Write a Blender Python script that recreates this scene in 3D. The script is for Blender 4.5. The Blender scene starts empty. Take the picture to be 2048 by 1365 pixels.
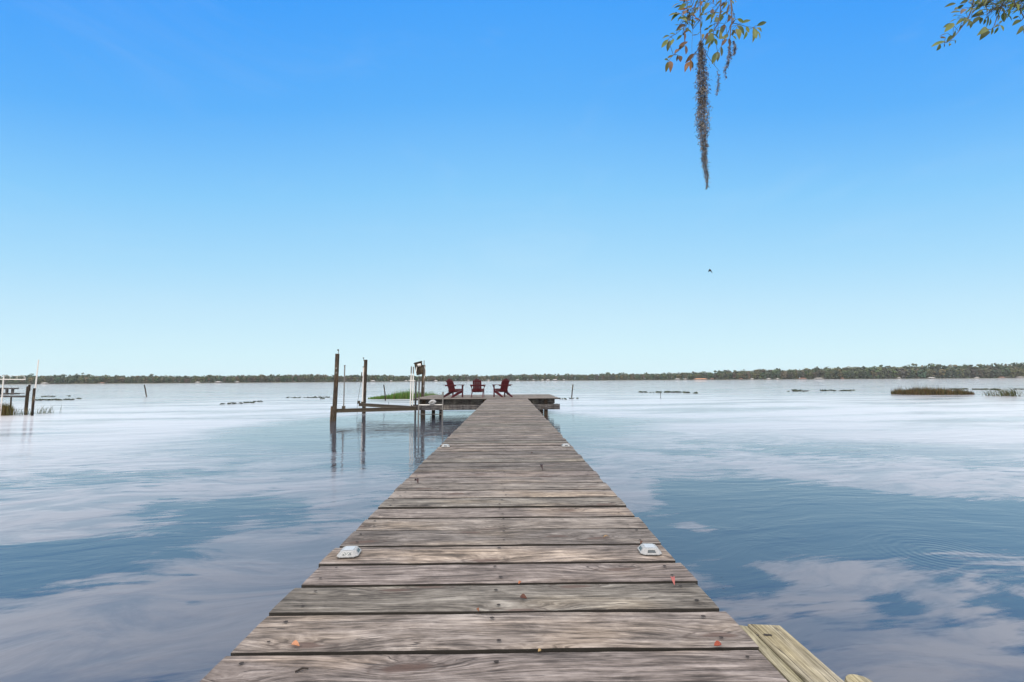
import bpy, math, random
from mathutils import Vector, Matrix, noise
random.seed(7)
R = random.random
def U(a, b): return a + (b - a) * R()
sc = bpy.context.scene
col = sc.collection

# ------------------------------------------------------------------ camera model
F, PITCH, YAW, ROLL, CH = 900.0, 4.98, 0.5, 0.35, 1.42
C0 = Vector((0, 0, CH))
p_, y_, r_ = map(math.radians, (PITCH, YAW, ROLL))
FW = Vector((math.sin(y_)*math.cos(p_), math.cos(y_)*math.cos(p_), math.sin(p_)))
R0 = Vector((math.cos(y_), -math.sin(y_), 0)); U0 = R0.cross(FW)
RT = R0*math.cos(r_) - U0*math.sin(r_); UP = R0*math.sin(r_) + U0*math.cos(r_)
def ray(px, py): return FW + RT*((px-1024)/F) - UP*((py-682.5)/F)
def onz(px, py, z=0.0):
    d = ray(px, py); return C0 + d*((z-CH)/d.z)
def ony(px, py, Y):
    d = ray(px, py); return C0 + d*(Y/d.y)
cam = bpy.data.cameras.new('camera'); co = bpy.data.objects.new('camera', cam); col.objects.link(co)
cam.sensor_width = 36; cam.lens = 36*F/2048; cam.clip_end = 8000; cam.clip_start = .02
m = Matrix((RT, UP, -FW)).transposed().to_4x4(); m.translation = C0; co.matrix_world = m
sc.camera = co

# ------------------------------------------------------------------ object helpers
def tag(o, label=None, cat=None, group=None, kind=None):
    if label: o['label'] = label
    if cat: o['category'] = cat
    if group: o['group'] = group
    if kind: o['kind'] = kind
    return o
def empty(name, loc, label, cat, group=None, rz=0):
    o = bpy.data.objects.new(name, None); o.empty_display_size = .2
    o.location = loc; o.rotation_euler.z = rz; col.objects.link(o)
    return tag(o, label, cat, group)
class MB:
    def __init__(s): s.v = []; s.f = []; s.a = []; s.c = []; s.m = []
    def add(s, vs, fs, a=0.0, c=None, mi=0):
        n = len(s.v); s.v += [Vector(v) for v in vs]
        for f in fs: s.f.append([n+i for i in f]); s.a.append(a); s.c.append(c or (1, 1, 1)); s.m.append(mi)
    def box(s, c, d, rot=None, a=None, col_=None, mi=0):
        c = Vector(c); hx, hy, hz = d[0]/2, d[1]/2, d[2]/2
        vs = [Vector((x, y, z)) for x in (-hx, hx) for y in (-hy, hy) for z in (-hz, hz)]
        if rot is not None: vs = [rot @ v for v in vs]
        s.add([v+c for v in vs], [(0,1,3,2),(4,6,7,5),(0,4,5,1),(2,3,7,6),(0,2,6,4),(1,5,7,3)], R() if a is None else a, col_, mi)
    def beam(s, p0, p1, w, h, a=None, mi=0, up=(0, 0, 1)):
        p0, p1 = Vector(p0), Vector(p1); d = (p1-p0); L = d.length; d.normalize()
        sd = d.cross(Vector(up)); sd.normalize(); u = sd.cross(d)
        rot = Matrix((sd, d, u)).transposed()
        s.box((p0+p1)/2, (w, L, h), rot, a, None, mi)
    def tube(s, pts, rs, n=8, a=None, c=None, cap=True, mi=0):
        pts = [Vector(p) for p in pts]
        if not isinstance(rs, (list, tuple)): rs = [rs]*len(pts)
        a = R() if a is None else a; vs = []; fs = []
        for i, p in enumerate(pts):
            d = (pts[min(i+1, len(pts)-1)] - pts[max(i-1, 0)]).normalized()
            q = Vector((1, 0, 0)) if abs(d.x) < .8 else Vector((0, 1, 0))
            e1 = d.cross(q).normalized(); e2 = d.cross(e1)
            for k in range(n):
                t = 2*math.pi*k/n; vs.append(p + (e1*math.cos(t) + e2*math.sin(t))*rs[i])
        for i in range(len(pts)-1):
            for k in range(n):
                k2 = (k+1) % n; fs.append((i*n+k, i*n+k2, (i+1)*n+k2, (i+1)*n+k))
        if cap: fs.append(tuple(range(n))[::-1]); fs.append(tuple((len(pts)-1)*n+k for k in range(n)))
        s.add(vs, fs, a, c, mi)
    def build(s, name, mat, parent=None, smooth=False, bevel=0):
        off = Vector(parent.location) if parent is not None and parent.type == 'EMPTY' else Vector((0, 0, 0))
        if parent is not None and parent.parent is not None and parent.parent.type == 'EMPTY' and parent.type == 'MESH':
            off = Vector(parent.parent.location)
        me = bpy.data.meshes.new(name)
        me.from_pydata([v-off for v in s.v], [], s.f)
        for mt in (mat if isinstance(mat, (list, tuple)) else [mat]): me.materials.append(mt)
        at = me.attributes.new('bid', 'FLOAT', 'FACE'); at.data.foreach_set('value', s.a)
        ac = me.attributes.new('col', 'FLOAT_COLOR', 'FACE')
        ac.data.foreach_set('color', [x for c in s.c for x in (*c, 1)])
        me.polygons.foreach_set('material_index', s.m)
        if smooth: me.polygons.foreach_set('use_smooth', [True]*len(s.f))
        me.update()
        o = bpy.data.objects.new(name, me); col.objects.link(o)
        if bevel:
            b = o.modifiers.new('b', 'BEVEL'); b.width = bevel; b.segments = 2; b.limit_method = 'ANGLE'
        if parent is not None: o.parent = parent
        return o
def copy_tree(o, parent=None):
    c = o.copy(); col.objects.link(c); c.parent = parent
    for ch in [x for x in bpy.data.objects if x.parent == o]: copy_tree(ch, c)
    return c

# ------------------------------------------------------------------ node helpers
class G:
    def __init__(s, tree): s.t = tree; s.n = tree.nodes; s.l = tree.links
    def node(s, typ, **k):
        n = s.n.new(typ)
        for a, b in k.items(): setattr(n, a, b)
        return n
    def put(s, sock, v):
        if v is None: return
        if hasattr(v, 'is_output'): s.l.new(v, sock)
        elif isinstance(v, (tuple, list)) and sock.type == 'RGBA' and len(v) == 3: sock.default_value = (*v, 1)
        else: sock.default_value = v
    def math(s, op, a, b=None, c=None, clamp=False):
        n = s.node('ShaderNodeMath', operation=op, use_clamp=clamp)
        for i, v in enumerate((a, b, c)):
            if v is not None: s.put(n.inputs[i], v)
        return n.outputs[0]
    def vmath(s, op, a, b=None):
        n = s.node('ShaderNodeVectorMath', operation=op); s.put(n.inputs[0], a)
        if b is not None: s.put(n.inputs[1], b)
        return n.outputs[0]
    def noise(s, vec, scale, detail=3, rough=.55, dist=0):
        n = s.node('ShaderNodeTexNoise'); s.put(n.inputs['Vector'], vec)
        n.inputs['Scale'].default_value = scale; n.inputs['Detail'].default_value = detail
        n.inputs['Roughness'].default_value = rough; n.inputs['Distortion'].default_value = dist
        return n.outputs['Fac']
    def ramp(s, fac, stops, interp='LINEAR'):
        n = s.node('ShaderNodeValToRGB'); s.put(n.inputs[0], fac); e = n.color_ramp.elements; n.color_ramp.interpolation = interp
        while len(e) > 1: e.remove(e[-1])
        e[0].position = stops[0][0]; e[0].color = (*stops[0][1], 1) if isinstance(stops[0][1], tuple) else (stops[0][1],)*3+(1,)
        for p, c in stops[1:]:
            x = e.new(p); x.color = (*c, 1) if isinstance(c, tuple) else (c, c, c, 1)
        return n.outputs[0]
    def mix(s, fac, a, b, mode='MIX'):
        n = s.node('ShaderNodeMix', data_type='RGBA', blend_type=mode); s.put(n.inputs[0], fac)
        s.put(n.inputs[6], a); s.put(n.inputs[7], b); return n.outputs[2]
    def sstep(s, v, a, b, lo=0., hi=1.):
        n = s.node('ShaderNodeMapRange', interpolation_type='SMOOTHSTEP'); s.put(n.inputs[0], v)
        n.inputs[1].default_value = a; n.inputs[2].default_value = b; n.inputs[3].default_value = lo; n.inputs[4].default_value = hi
        return n.outputs[0]
    def xyz(s, v):
        n = s.node('ShaderNodeSeparateXYZ'); s.put(n.inputs[0], v); return n.outputs
    def comb(s, x, y, z):
        n = s.node('ShaderNodeCombineXYZ')
        for i, v in enumerate((x, y, z)): s.put(n.inputs[i], v)
        return n.outputs[0]
    def bump(s, h, strength, dist, nrm=None):
        n = s.node('ShaderNodeBump'); s.put(n.inputs['Height'], h); s.put(n.inputs['Strength'], strength); s.put(n.inputs['Distance'], dist)
        if nrm is not None: s.put(n.inputs['Normal'], nrm)
        return n.outputs[0]
    def pos(s): return s.node('ShaderNodeTexCoord').outputs['Object']
    def attr(s, name, out='Fac'):
        n = s.node('ShaderNodeAttribute'); n.attribute_name = name; return n.outputs[out]
def newmat(name):
    mt = bpy.data.materials.new(name); mt.use_nodes = True; g = G(mt.node_tree)
    bs = g.n['Principled BSDF']; return mt, g, bs
def simple(name, c, rough=.6, var=.25, scale=8, metal=0, stretch=(1, 1, 1), spec=.4):
    mt, g, bs = newmat(name)
    n = g.noise(g.vmath('MULTIPLY', g.pos(), stretch), scale, 4, .6)
    f = g.math('ADD', g.math('MULTIPLY', n, var*2), 1-var)
    g.put(bs.inputs['Base Color'], g.mix(1, c, f, 'MULTIPLY'))
    g.put(bs.inputs['Roughness'], rough); g.put(bs.inputs['Metallic'], metal)
    bs.inputs['Specular IOR Level'].default_value = spec
    g.put(bs.inputs['Normal'], g.bump(n, .3, .01)); return mt

def wood(name, axis='x', dark=(.062,.055,.052), mid=(.130,.116,.110), light=(.222,.204,.196), tint=(.25,.215,.155), tintamt=.3, fine=1.0, knots=True):
    mt, g, bs = newmat(name)
    x, y, z = g.xyz(g.pos()); bid = g.attr('bid')
    o1 = g.math('MULTIPLY', bid, 47.3)
    if axis == 'x': u, v, w = x, y, z
    elif axis == 'y': u, v, w = y, x, z
    else: u, v, w = z, x, y
    u = g.math('ADD', u, o1)
    # knots
    vo = g.node('ShaderNodeTexVoronoi', feature='F1', voronoi_dimensions='2D'); vo.inputs['Scale'].default_value = 1; vo.inputs['Randomness'].default_value = .9
    wob = g.noise(g.comb(g.math('MULTIPLY', u, 5), g.math('MULTIPLY', v, 14), o1), 1, 3)
    g.put(vo.inputs['Vector'], g.comb(g.math('ADD', g.math('MULTIPLY', u, 1.25), g.math('MULTIPLY', wob, .10)), g.math('ADD', g.math('MULTIPLY', v, 5.0), g.math('MULTIPLY', wob, .30)), 0))
    d = vo.outputs['Distance']
    dq = g.math('MULTIPLY', g.math('MULTIPLY', d, d), -16.0)
    bul = g.math('EXPONENT', dq)
    low = g.noise(g.comb(g.math('MULTIPLY', u, .9), g.math('MULTIPLY', v, 4), g.math('ADD', o1, w)), 1, 2)
    gv = g.math('ADD', g.math('ADD', v, g.math('MULTIPLY', bul, .05 if knots else 0)), g.math('MULTIPLY', low, .10))
    gw = g.math('ADD', w, g.math('MULTIPLY', low, .05))
    grain = g.noise(g.comb(g.math('MULTIPLY', u, 3.2*fine), g.math('MULTIPLY', gv, 62*fine), g.math('MULTIPLY', gw, 45*fine)), 1, 4, .66)
    fib = g.noise(g.comb(g.math('MULTIPLY', u, 14*fine), g.math('MULTIPLY', gv, 210*fine), g.math('MULTIPLY', w, 200*fine)), 1, 2, .6)
    patch = g.noise(g.comb(g.math('MULTIPLY', u, 4.5), g.math('MULTIPLY', v, 13), o1), 1, 6, .68, .5)
    saw = g.noise(g.comb(g.math('ADD', g.math('MULTIPLY', u, 38), g.math('MULTIPLY', v, 14)), g.math('MULTIPLY', v, 5), o1), 1, 3, .6)
    val = g.math('ADD', g.math('MULTIPLY', g.math('SUBTRACT', grain, .5), 2.0), .5)
    val = g.math('ADD', val, g.math('MULTIPLY', g.math('SUBTRACT', fib, .5), 1.1))
    val = g.math('ADD', val, g.math('MULTIPLY', g.math('SUBTRACT', patch, .5), 1.7))
    sawm = g.sstep(patch, .4, .62)
    val = g.math('ADD', val, g.math('MULTIPLY', g.math('MULTIPLY', g.math('SUBTRACT', saw, .5), sawm), .35))
    c = g.ramp(val, [(0, tuple(k*.55 for k in dark)), (.2, dark), (.5, mid), (.85, light), (1, tuple(min(1, k*1.25) for k in light))])
    # tints: per-board, per-patch
    tn = g.noise(g.comb(g.math('MULTIPLY', u, 1.3), g.math('MULTIPLY', v, 5), g.math('ADD', o1, 9)), 1, 3)
    tf = g.math('MULTIPLY', g.sstep(tn, .48, .75), tintamt)
    c = g.mix(tf, c, g.mix(1, c, tuple(k/sum(mid)*3 for k in tint), 'MULTIPLY'))
    wn = g.node('ShaderNodeTexWhiteNoise', noise_dimensions='1D'); g.put(wn.inputs['W'], bid)
    c = g.mix(1, c, g.ramp(wn.outputs['Value'], [(0, (.68,.69,.68)), (.3, (.98,.98,.95)), (.55, (.82,.86,.80)), (.8, (1.16,1.15,1.10)), (1, (.96,.93,.92))]), 'MULTIPLY')
    # cracks
    cn = g.noise(g.comb(g.math('MULTIPLY', u, 1.1), g.math('MULTIPLY', gv, 30), g.math('MULTIPLY', w, 30)), 1, 2, .5)
    cr = g.math('MULTIPLY', g.sstep(g.math('ABSOLUTE', g.math('SUBTRACT', cn, .5)), .0, .012, 1, 0), g.sstep(patch, .45, .6))
    c = g.mix(g.math('MULTIPLY', cr, .75), c, (.03,.024,.022))
    if knots:
        kn = g.sstep(g.math('ADD', d, g.math('MULTIPLY', grain, .06)), .075, .125, 1, 0)
        ring = g.sstep(g.math('ABSOLUTE', g.math('SUBTRACT', g.math('ADD', d, g.math('MULTIPLY', fib, .04)), .14)), 0, .02, .6, 0)
        c = g.mix(g.math('MULTIPLY', kn, .75), c, (.075,.05,.042))
        c = g.mix(ring, c, (.05,.038,.034))
    g.put(bs.inputs['Base Color'], c)
    bs.inputs['Roughness'].default_value = .82; bs.inputs['Specular IOR Level'].default_value = .25
    h = g.math('SUBTRACT', g.math('ADD', g.math('MULTIPLY', grain, 1.2), g.math('MULTIPLY', fib, .5)), g.math('MULTIPLY', cr, 1.5))
    g.put(bs.inputs['Normal'], g.bump(h, .9, .004))
    return mt

M = {}
M['deck'] = wood('weathered_decking', 'x')
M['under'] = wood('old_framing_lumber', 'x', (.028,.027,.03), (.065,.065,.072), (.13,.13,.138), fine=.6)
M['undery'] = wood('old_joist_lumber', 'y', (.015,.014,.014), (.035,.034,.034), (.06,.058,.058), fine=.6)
M['pile'] = wood('piling_timber', 'z', (.013,.010,.008), (.028,.022,.017), (.062,.049,.036), fine=.4)
M['new'] = wood('new_treated_lumber', 'y', (.10,.095,.065), (.175,.165,.125), (.245,.235,.185), (.24,.22,.14), .5, 1.1, knots=False)
M['pvc'] = simple('weathered_white_pipe', (.52,.52,.50), .5, .25, 6)
M['galv'] = simple('galvanised_steel', (.15,.15,.145), .45, .3, 5, .6)
M['rust'] = simple('stained_steel', (.055,.047,.033), .7, .4, 9, .3)
M['chair'] = simple('dark_red_paint', (.060,.005,.009), .45, .2, 20)
M['white'] = simple('white_plastic', (.25,.265,.275), .4, .35, 60)
M['lens'] = simple('smoked_lens', (.03,.045,.055), .15, .1, 10, spec=.6)
M['solar'] = simple('solar_cell_cover', (.33,.36,.39), .2, .08, 60, spec=.5)
M['roofw'] = simple('pale_roof', (.36,.36,.35), .6, .1, .3)
M['roofb'] = simple('brown_roof', (.20,.09,.055), .7, .2, .3)
M['roofo'] = simple('orange_roof', (.50,.27,.15), .7, .2, .3)
M['wallp'] = simple('pale_house_wall', (.22,.21,.19), .8, .1, .3)
M['walld'] = simple('dark_house_wall', (.10,.09,.08), .8, .1, .3)
M['bark'] = simple('grey_bark', (.09,.078,.07), .9, .5, 14)
M['bird'] = simple('dark_feather', (.012,.015,.02), .6, .2, 40)
M['gapshade'] = simple('algae_gap_shade_board_edge', (.022,.020,.017), .9, .4, 30)  # near-black plank sides and undersides: gap shade painted into the colour, with algae
M['nail'] = simple('rusty_nail_head', (.018,.014,.012), .8, .3, 90)
def colmat(name, rough=.6, trans=0.0, var=.3, scale=3, spec=.3):
    mt, g, bs = newmat(name)
    n = g.noise(g.pos(), scale, 3)
    c = g.mix(1, g.attr('col', 'Color'), g.math('ADD', g.math('MULTIPLY', n, 2*var), 1-var), 'MULTIPLY')
    g.put(bs.inputs['Base Color'], c); bs.inputs['Roughness'].default_value = rough; bs.inputs['Specular IOR Level'].default_value = spec
    if trans:
        tr = g.node('ShaderNodeBsdfTranslucent'); g.put(tr.inputs[0], g.mix(1, c, (.95,1.45,.55), 'MULTIPLY'))
        ms = g.node('ShaderNodeMixShader'); ms.inputs[0].default_value = trans
        g.l.new(bs.outputs[0], ms.inputs[1]); g.l.new(tr.outputs[0], ms.inputs[2])
        g.l.new(ms.outputs[0], g.n['Material Output'].inputs[0])
    return mt
M['leaf'] = colmat('leaf', .4, .35, .25, 12, .4)
M['reed'] = colmat('reed_blades', .7, .25, .2, 4)
M['far'] = colmat('far_foliage', .9, 0, .35, .25)
M['moss'] = colmat('grey_moss', .95, 0, .3, 60)
M['dead'] = colmat('fallen_leaf', .6, 0, .3, 90)

# ------------------------------------------------------------------ world: clear low sky, bright cloud overhead
w = bpy.data.worlds.new('World'); sc.world = w; w.use_nodes = True; g = G(w.node_tree)
bg = g.n['Background']
SUN_EL, SUN_AZ = 52, 215
sky = g.node('ShaderNodeTexSky', sky_type='NISHITA', sun_disc=False, sun_elevation=math.radians(SUN_EL), sun_rotation=math.radians(SUN_AZ))
dirv = g.node('ShaderNodeTexCoord').outputs['Generated']
dx, dy, dz = g.xyz(dirv)
el_ = g.math('MULTIPLY', dz, g.math('ADD', 1, g.math('MULTIPLY', g.math('MULTIPLY', dx, dx), .75)))
rampc = g.ramp(el_, [(0, (.70,.93,1.0)), (.06, (.66,.91,1.0)), (.16, (.55,.83,1.0)), (.26, (.41,.745,1.0)), (.40, (.255,.625,1.0)), (.55, (.115,.46,1.0)), (.68, (.062,.375,1.0)), (1, (.045,.30,.9))])
nish = g.vmath('MULTIPLY', sky.outputs[0], (.10, .10, .10))
wisp = g.noise(g.comb(g.math('MULTIPLY', dx, 2.2), g.math('MULTIPLY', dz, 7), dy), 1.6, 6, .62, .8)
base = g.mix(g.sstep(wisp, .50, .80, 0, .045), g.mix(.05, rampc, nish), (.95,.98,1.0))
zz = g.math('MAXIMUM', dz, .05)
cn = g.noise(g.comb(g.math('DIVIDE', dx, zz), g.math('DIVIDE', dy, zz), 3.1), 1.5, 6, .6)
# cloud deck overhead whose straight front edge lies beyond the zenith
edge = g.math('ADD', g.math('DIVIDE', dy, zz), g.math('MULTIPLY', g.math('SUBTRACT', cn, .5), .25))
cl = g.math('MULTIPLY', g.sstep(cn, .22, .42), g.sstep(edge, .78, .98, 1, 0))
cshade = g.ramp(g.noise(g.comb(g.math('DIVIDE', dx, zz), g.math('DIVIDE', dy, zz), 7), 2.2, 4), [(.3, (1.9,1.76,1.70)), (.7, (2.85,2.62,2.48))])
final = g.mix(cl, base, cshade)
g.put(bg.inputs[0], final); bg.inputs[1].default_value = 1.0
sun = bpy.data.lights.new('sun', 'SUN'); sun.energy = 1.3; sun.angle = math.radians(14); sun.color = (1, .95, .88)
so = bpy.data.objects.new('sun', sun); col.objects.link(so)
az = math.radians(SUN_AZ); el = math.radians(SUN_EL)
sd = Vector((math.sin(az)*math.cos(el), math.cos(az)*math.cos(el), math.sin(el)))
so.rotation_euler = sd.to_track_quat('Z', 'Y').to_euler()
sc.view_settings.view_transform = 'Standard'; sc.view_settings.look = 'None'; sc.view_settings.exposure = 0; sc.view_settings.gamma = 1

# ------------------------------------------------------------------ water
def water_mat():
    mt = bpy.data.materials.new('lake_water'); mt.use_nodes = True; g = G(mt.node_tree); g.n.clear()
    out = g.node('ShaderNodeOutputMaterial')
    P = g.pos(); x, y, z = g.xyz(P)
    # crests run mostly along x with a slight slant
    xs = g.math('ADD', x, g.math('MULTIPLY', y, .25)); ys = g.math('SUBTRACT', y, g.math('MULTIPLY', x, .16))
    warp = g.noise(g.comb(g.math('MULTIPLY', x, .35), g.math('MULTIPLY', y, .35), 0), 1, 2)
    ysw = g.math('ADD', ys, g.math('MULTIPLY', warp, 1.2))
    n1 = g.noise(g.comb(g.math('MULTIPLY', xs, .45), g.math('MULTIPLY', ysw, 1.5), 0), 1, 2, .5)
    n2 = g.noise(g.comb(g.math('MULTIPLY', xs, 1.6), g.math('MULTIPLY', ysw, 5.5), 4), 1, 2, .5)
    n3 = g.noise(g.comb(g.math('MULTIPLY', xs, 5.0), g.math('MULTIPLY', ysw, 17), 8), 1, 2, .5)
    # wind-ruffled patches between calm slicks; fine streaks follow the crests
    dist = g.math('SQRT', g.math('ADD', g.math('MULTIPLY', x, x), g.math('MULTIPLY', y, y)))
    fsc = g.math('DIVIDE', 1, g.math('ADD', 1, g.math('MULTIPLY', dist, .10)))
    a = g.noise(g.comb(g.math('MULTIPLY', x, .55), g.math('MULTIPLY', y, .85), 21.7), 1, 5, .62, .6)
    st = g.noise(g.comb(g.math('MULTIPLY', xs, 1.6), g.math('MULTIPLY', ysw, 9), 3), 1, 4, .6)
    b = g.noise(g.comb(g.math('MULTIPLY', xs, .10), g.math('MULTIPLY', ysw, .42), 31), 1, 4, .6)
    m = g.math('ADD', g.math('MULTIPLY', g.math('SUBTRACT', a, .5), 1.9), g.math('MULTIPLY', g.math('SUBTRACT', st, .5), 1.7))
    m = g.math('ADD', m, .22)
    for (cx, cy, rx, ry, k) in SLICKS:
        c_ = onz(cx, cy, 0); wx = rx*c_.y/F; wy = abs(onz(cx, cy-ry, 0).y-onz(cx, cy+ry, 0).y)/2
        ex = g.math('DIVIDE', g.math('SUBTRACT', x, c_.x), wx); ey = g.math('DIVIDE', g.math('SUBTRACT', y, c_.y), wy)
        gs = g.math('EXPONENT', g.math('MULTIPLY', g.math('ADD', g.math('MULTIPLY', ex, ex), g.math('MULTIPLY', ey, ey)), -1.0))
        m = g.math('ADD', m, g.math('MULTIPLY', gs, -k))
    tex = g.noise(g.comb(g.math('MULTIPLY', xs, .9), g.math('MULTIPLY', ysw, 2.6), 12), 1, 5, .62, .7)
    near = g.math('MULTIPLY', g.math('MULTIPLY', g.sstep(m, -.20, .22), g.sstep(tex, .34, .62, .52, 1.0)), g.sstep(dist, 3, 9, 1, .85))
    farm = g.math('MULTIPLY', g.sstep(b, .34, .58, .30, .72), g.sstep(dist, 15, 60, 1, .42))
    lr = g.math('ADD', g.math('POWER', g.math('DIVIDE', g.math('ADD', x, 2.2), 6.5), 2), g.math('POWER', g.math('DIVIDE', g.math('SUBTRACT', y, 14.5), 7.0), 2))
    lee = g.sstep(g.math('ADD', lr, g.math('MULTIPLY', g.math('SUBTRACT', a, .5), 1.0)), .45, 1.35, 1, 0)
    calm = g.math('SUBTRACT', 1, g.math('MULTIPLY', lee, .95))   # sheltered water round the lift and platform
    patch = g.math('MULTIPLY', g.mix(g.sstep(dist, 8, 16), near, farm), calm)
    h = g.math('ADD', g.math('MULTIPLY', n1, .012), g.math('ADD', g.math('MULTIPLY', n2, g.sstep(tex, .38, .60, .0032, .0056)), g.math('MULTIPLY', n3, g.sstep(tex, .38, .60, .0006, .0014))))
    h = g.math('MULTIPLY', h, g.math('MULTIPLY', g.sstep(dist, 2, 14, .75, 1.4), g.math('SUBTRACT', 1, g.math('MULTIPLY', lee, .4))))
    rp = onz(1885, 1108)   # rings spreading from a fish rise
    rd = g.math('SQRT', g.math('ADD', g.math('POWER', g.math('SUBTRACT', x, rp.x), 2), g.math('POWER', g.math('SUBTRACT', y, rp.y), 2)))
    rw = g.math('MULTIPLY', g.math('SINE', g.math('MULTIPLY', rd, 95)), g.sstep(rd, .02, .75, .0007, 0))
    h = g.math('ADD', h, rw)
    nrm = g.bump(h, 1, 1)
    g1 = g.node('ShaderNodeBsdfGlossy'); g1.inputs[0].default_value = (1, 1, 1, 1); g1.inputs['Roughness'].default_value = .025; g.put(g1.inputs['Normal'], nrm)
    g2 = g.node('ShaderNodeBsdfGlossy'); g2.inputs[0].default_value = (1, 1, 1, 1); g2.inputs['Roughness'].default_value = .52; g.put(g2.inputs['Normal'], nrm)
    gm = g.node('ShaderNodeMixShader'); g.put(gm.inputs[0], patch); g.l.new(g1.outputs[0], gm.inputs[1]); g.l.new(g2.outputs[0], gm.inputs[2])
    df = g.node('ShaderNodeBsdfDiffuse'); df.inputs[0].default_value = (.025, .032, .050, 1)
    fr = g.node('ShaderNodeFresnel'); fr.inputs['IOR'].default_value = 1.9; g.put(fr.inputs['Normal'], nrm)
    ms = g.node('ShaderNodeMixShader'); g.put(ms.inputs[0], fr.outputs[0]); g.l.new(df.outputs[0], ms.inputs[1]); g.l.new(gm.outputs[0], ms.inputs[2])
    g.l.new(ms.outputs[0], out.inputs[0]); return mt
SLICKS = [(110,1110,200,60,1.1),(430,1015,130,40,.7),(620,1120,200,60,-.6),(330,1250,330,70,-.6),(500,950,330,30,-.3),(1480,1000,300,60,1.0),(1850,1030,330,60,1.0),(1300,1080,140,50,.9),(860,925,80,35,.6),(1750,900,400,20,.5),
          (400,1375,170,40,.3),(250,955,300,20,.5),(390,1205,35,16,.6),(1800,1215,60,25,.5),(1480,1150,70,25,.6),(1560,1140,40,15,-.6),(1540,928,40,20,-1.0),(1800,970,110,25,-.8),(1250,985,60,35,-1.1),(1390,1055,40,14,-1.0),(190,1065,110,30,-.8),(430,985,60,15,-.6),(1700,1160,200,50,-.5)]
M['water'] = water_mat()
b = MB(); b.add([(-3000,-60,0),(3000,-60,0),(3000,3000,0),(-3000,3000,0)], [(0,1,2,3)])
tag(b.build('lake_water', M['water']), kind='structure')

# far shore land
def shoreD(t):   # t = lateral px 0..2048 -> distance
    return 600 + 250*math.exp(-((t-1050)/480)**2)
def shore(px, extra=0):
    D = shoreD(px) + extra; d = ray(px, 760); s = D/d.y
    return Vector((d.x*s, D, 0))
b = MB(); vs = []; fs = []
for i in range(81):
    px = -700 + i*44
    for k, (e, z) in enumerate(((0, -.3), (6, .6), (60, 1.6), (900, 3.0))):
        v = shore(px, e); v.z = z; vs.append(v)
for i in range(80):
    for k in range(3): j = i*4+k; fs.append((j, j+4, j+5, j+1))
b.add(vs, fs)
M['land'] = simple('shore_grass', (.06,.065,.035), .95, .4, .05)
tag(b.build('far_shore_ground', M['land'], smooth=True), kind='structure')
b = MB(); b.add([(-60,-60,.12),(60,-60,.12),(60,-7,-.25),(-60,-7,-.25)], [(0,1,2,3)])
tag(b.build('near_shore_ground', M['land']), kind='structure')

# ------------------------------------------------------------------ far trees
GREENS = [(.030,.052,.026), (.042,.064,.028), (.058,.072,.032), (.036,.060,.036), (.072,.066,.042), (.052,.056,.036), (.078,.080,.034)]
def clump(b, c, r, c3, n=26, flat=.8):
    """leaf clumps spread through a crown's volume"""
    for _ in range(n):
        while True:
            q = Vector((U(-1,1), U(-1,1), U(-1,1)))
            if .2 < q.length < 1: break
        q = q.normalized()*(.55+.5*R()); s = r*U(.22,.42)
        p = c + Vector((q.x*r, q.y*r, q.z*r*flat))
        nrm = (q + Vector((U(-.6,.6), U(-.6,.6), U(-.3,.8)))).normalized()
        e1 = nrm.cross(Vector((0,0,1))).normalized(); e2 = nrm.cross(e1)
        k = 5; t0 = U(0, 6); sh = U(.75, 1.25)
        b.add([p + (e1*math.cos(t0+6.283*i/k) + e2*math.sin(t0+6.283*i/k))*s*U(.6,1.2) for i in range(k)], [tuple(range(k))], R(), tuple(x*sh for x in c3))
def far_tree(crown, trunk, base, h, w, kind, c3):
    if trunk: trunk.tube([base-Vector((0,0,1)), base + Vector((U(-.3,.3),0,h*.5)), base+Vector((U(-.6,.6),0,h*.82))], [h*.022, h*.016, h*.006], 5, c=(.10,.085,.07))
    if kind == 'pine':
        for k in range(random.randint(4, 6)):
            a = U(0, 6.28); q = base + Vector((math.cos(a)*w*.45, math.sin(a)*w*.45, h*U(.62,.95)))
            clump(crown, q, w*U(.3,.42), c3, 16, .6)
    else:
        clump(crown, base+Vector((0,0,h*.62)), w*.66, c3, 34, .95)
        clump(crown, base+Vector((0,0,h*.28)), w*.6, c3, 20, .95)
        for k in range(4):
            a = U(0, 6.28); q = base + Vector((math.cos(a)*w*.45, math.sin(a)*w*.3, h*U(.2,.82)))
            clump(crown, q, w*U(.3,.45), c3, 14, .8)
def treeH(px):
    lowf = .5+.5*math.sin(px*.013)+.3*math.sin(px*.041+2)
    hpx = 19.5 - 5.0*math.exp(-((px-1000)/420)**2) + (11*min(1, max(0, (px-1350)/450)) if px > 1350 else 0) - (3 if 130 < px < 700 else 0)*.3
    return (hpx + 1.6*lowf - 1)*shoreD(px)/900
crown = MB(); trunk = MB()
for row in range(3):
    px = -500
    while px < 2560:
        D = 8 + row*16
        b0 = shore(px, D); b0.z = .5
        h = treeH(px)*(.72, .88, .98)[row]*U(.88, 1.08)
        warm = R() < (.45 if row == 0 else .15)
        c3 = random.choice(GREENS[4:] if warm else GREENS[:4]); c3 = tuple(x*U(.8,1.15) for x in c3)
        far_tree(crown, trunk if row == 0 and R() < .5 else None, b0 + Vector((0, U(-4,4), 0)), h, h*U(.38,.55), 'oak', c3)
        px += (4.2, 5.5, 5.0)[row]*U(.6, 1.4)*(1.25 if px > 1500 else 1)
for px in range(-500, 2560, 6):       # understorey hem along the water
    v = shore(px, 7); v.z = 1.6
    clump(crown, v, U(2.2, 3.6), tuple(x*.8 for x in random.choice(GREENS)), 10, .7)
o = crown.build('far_wood', M['far'])
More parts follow.
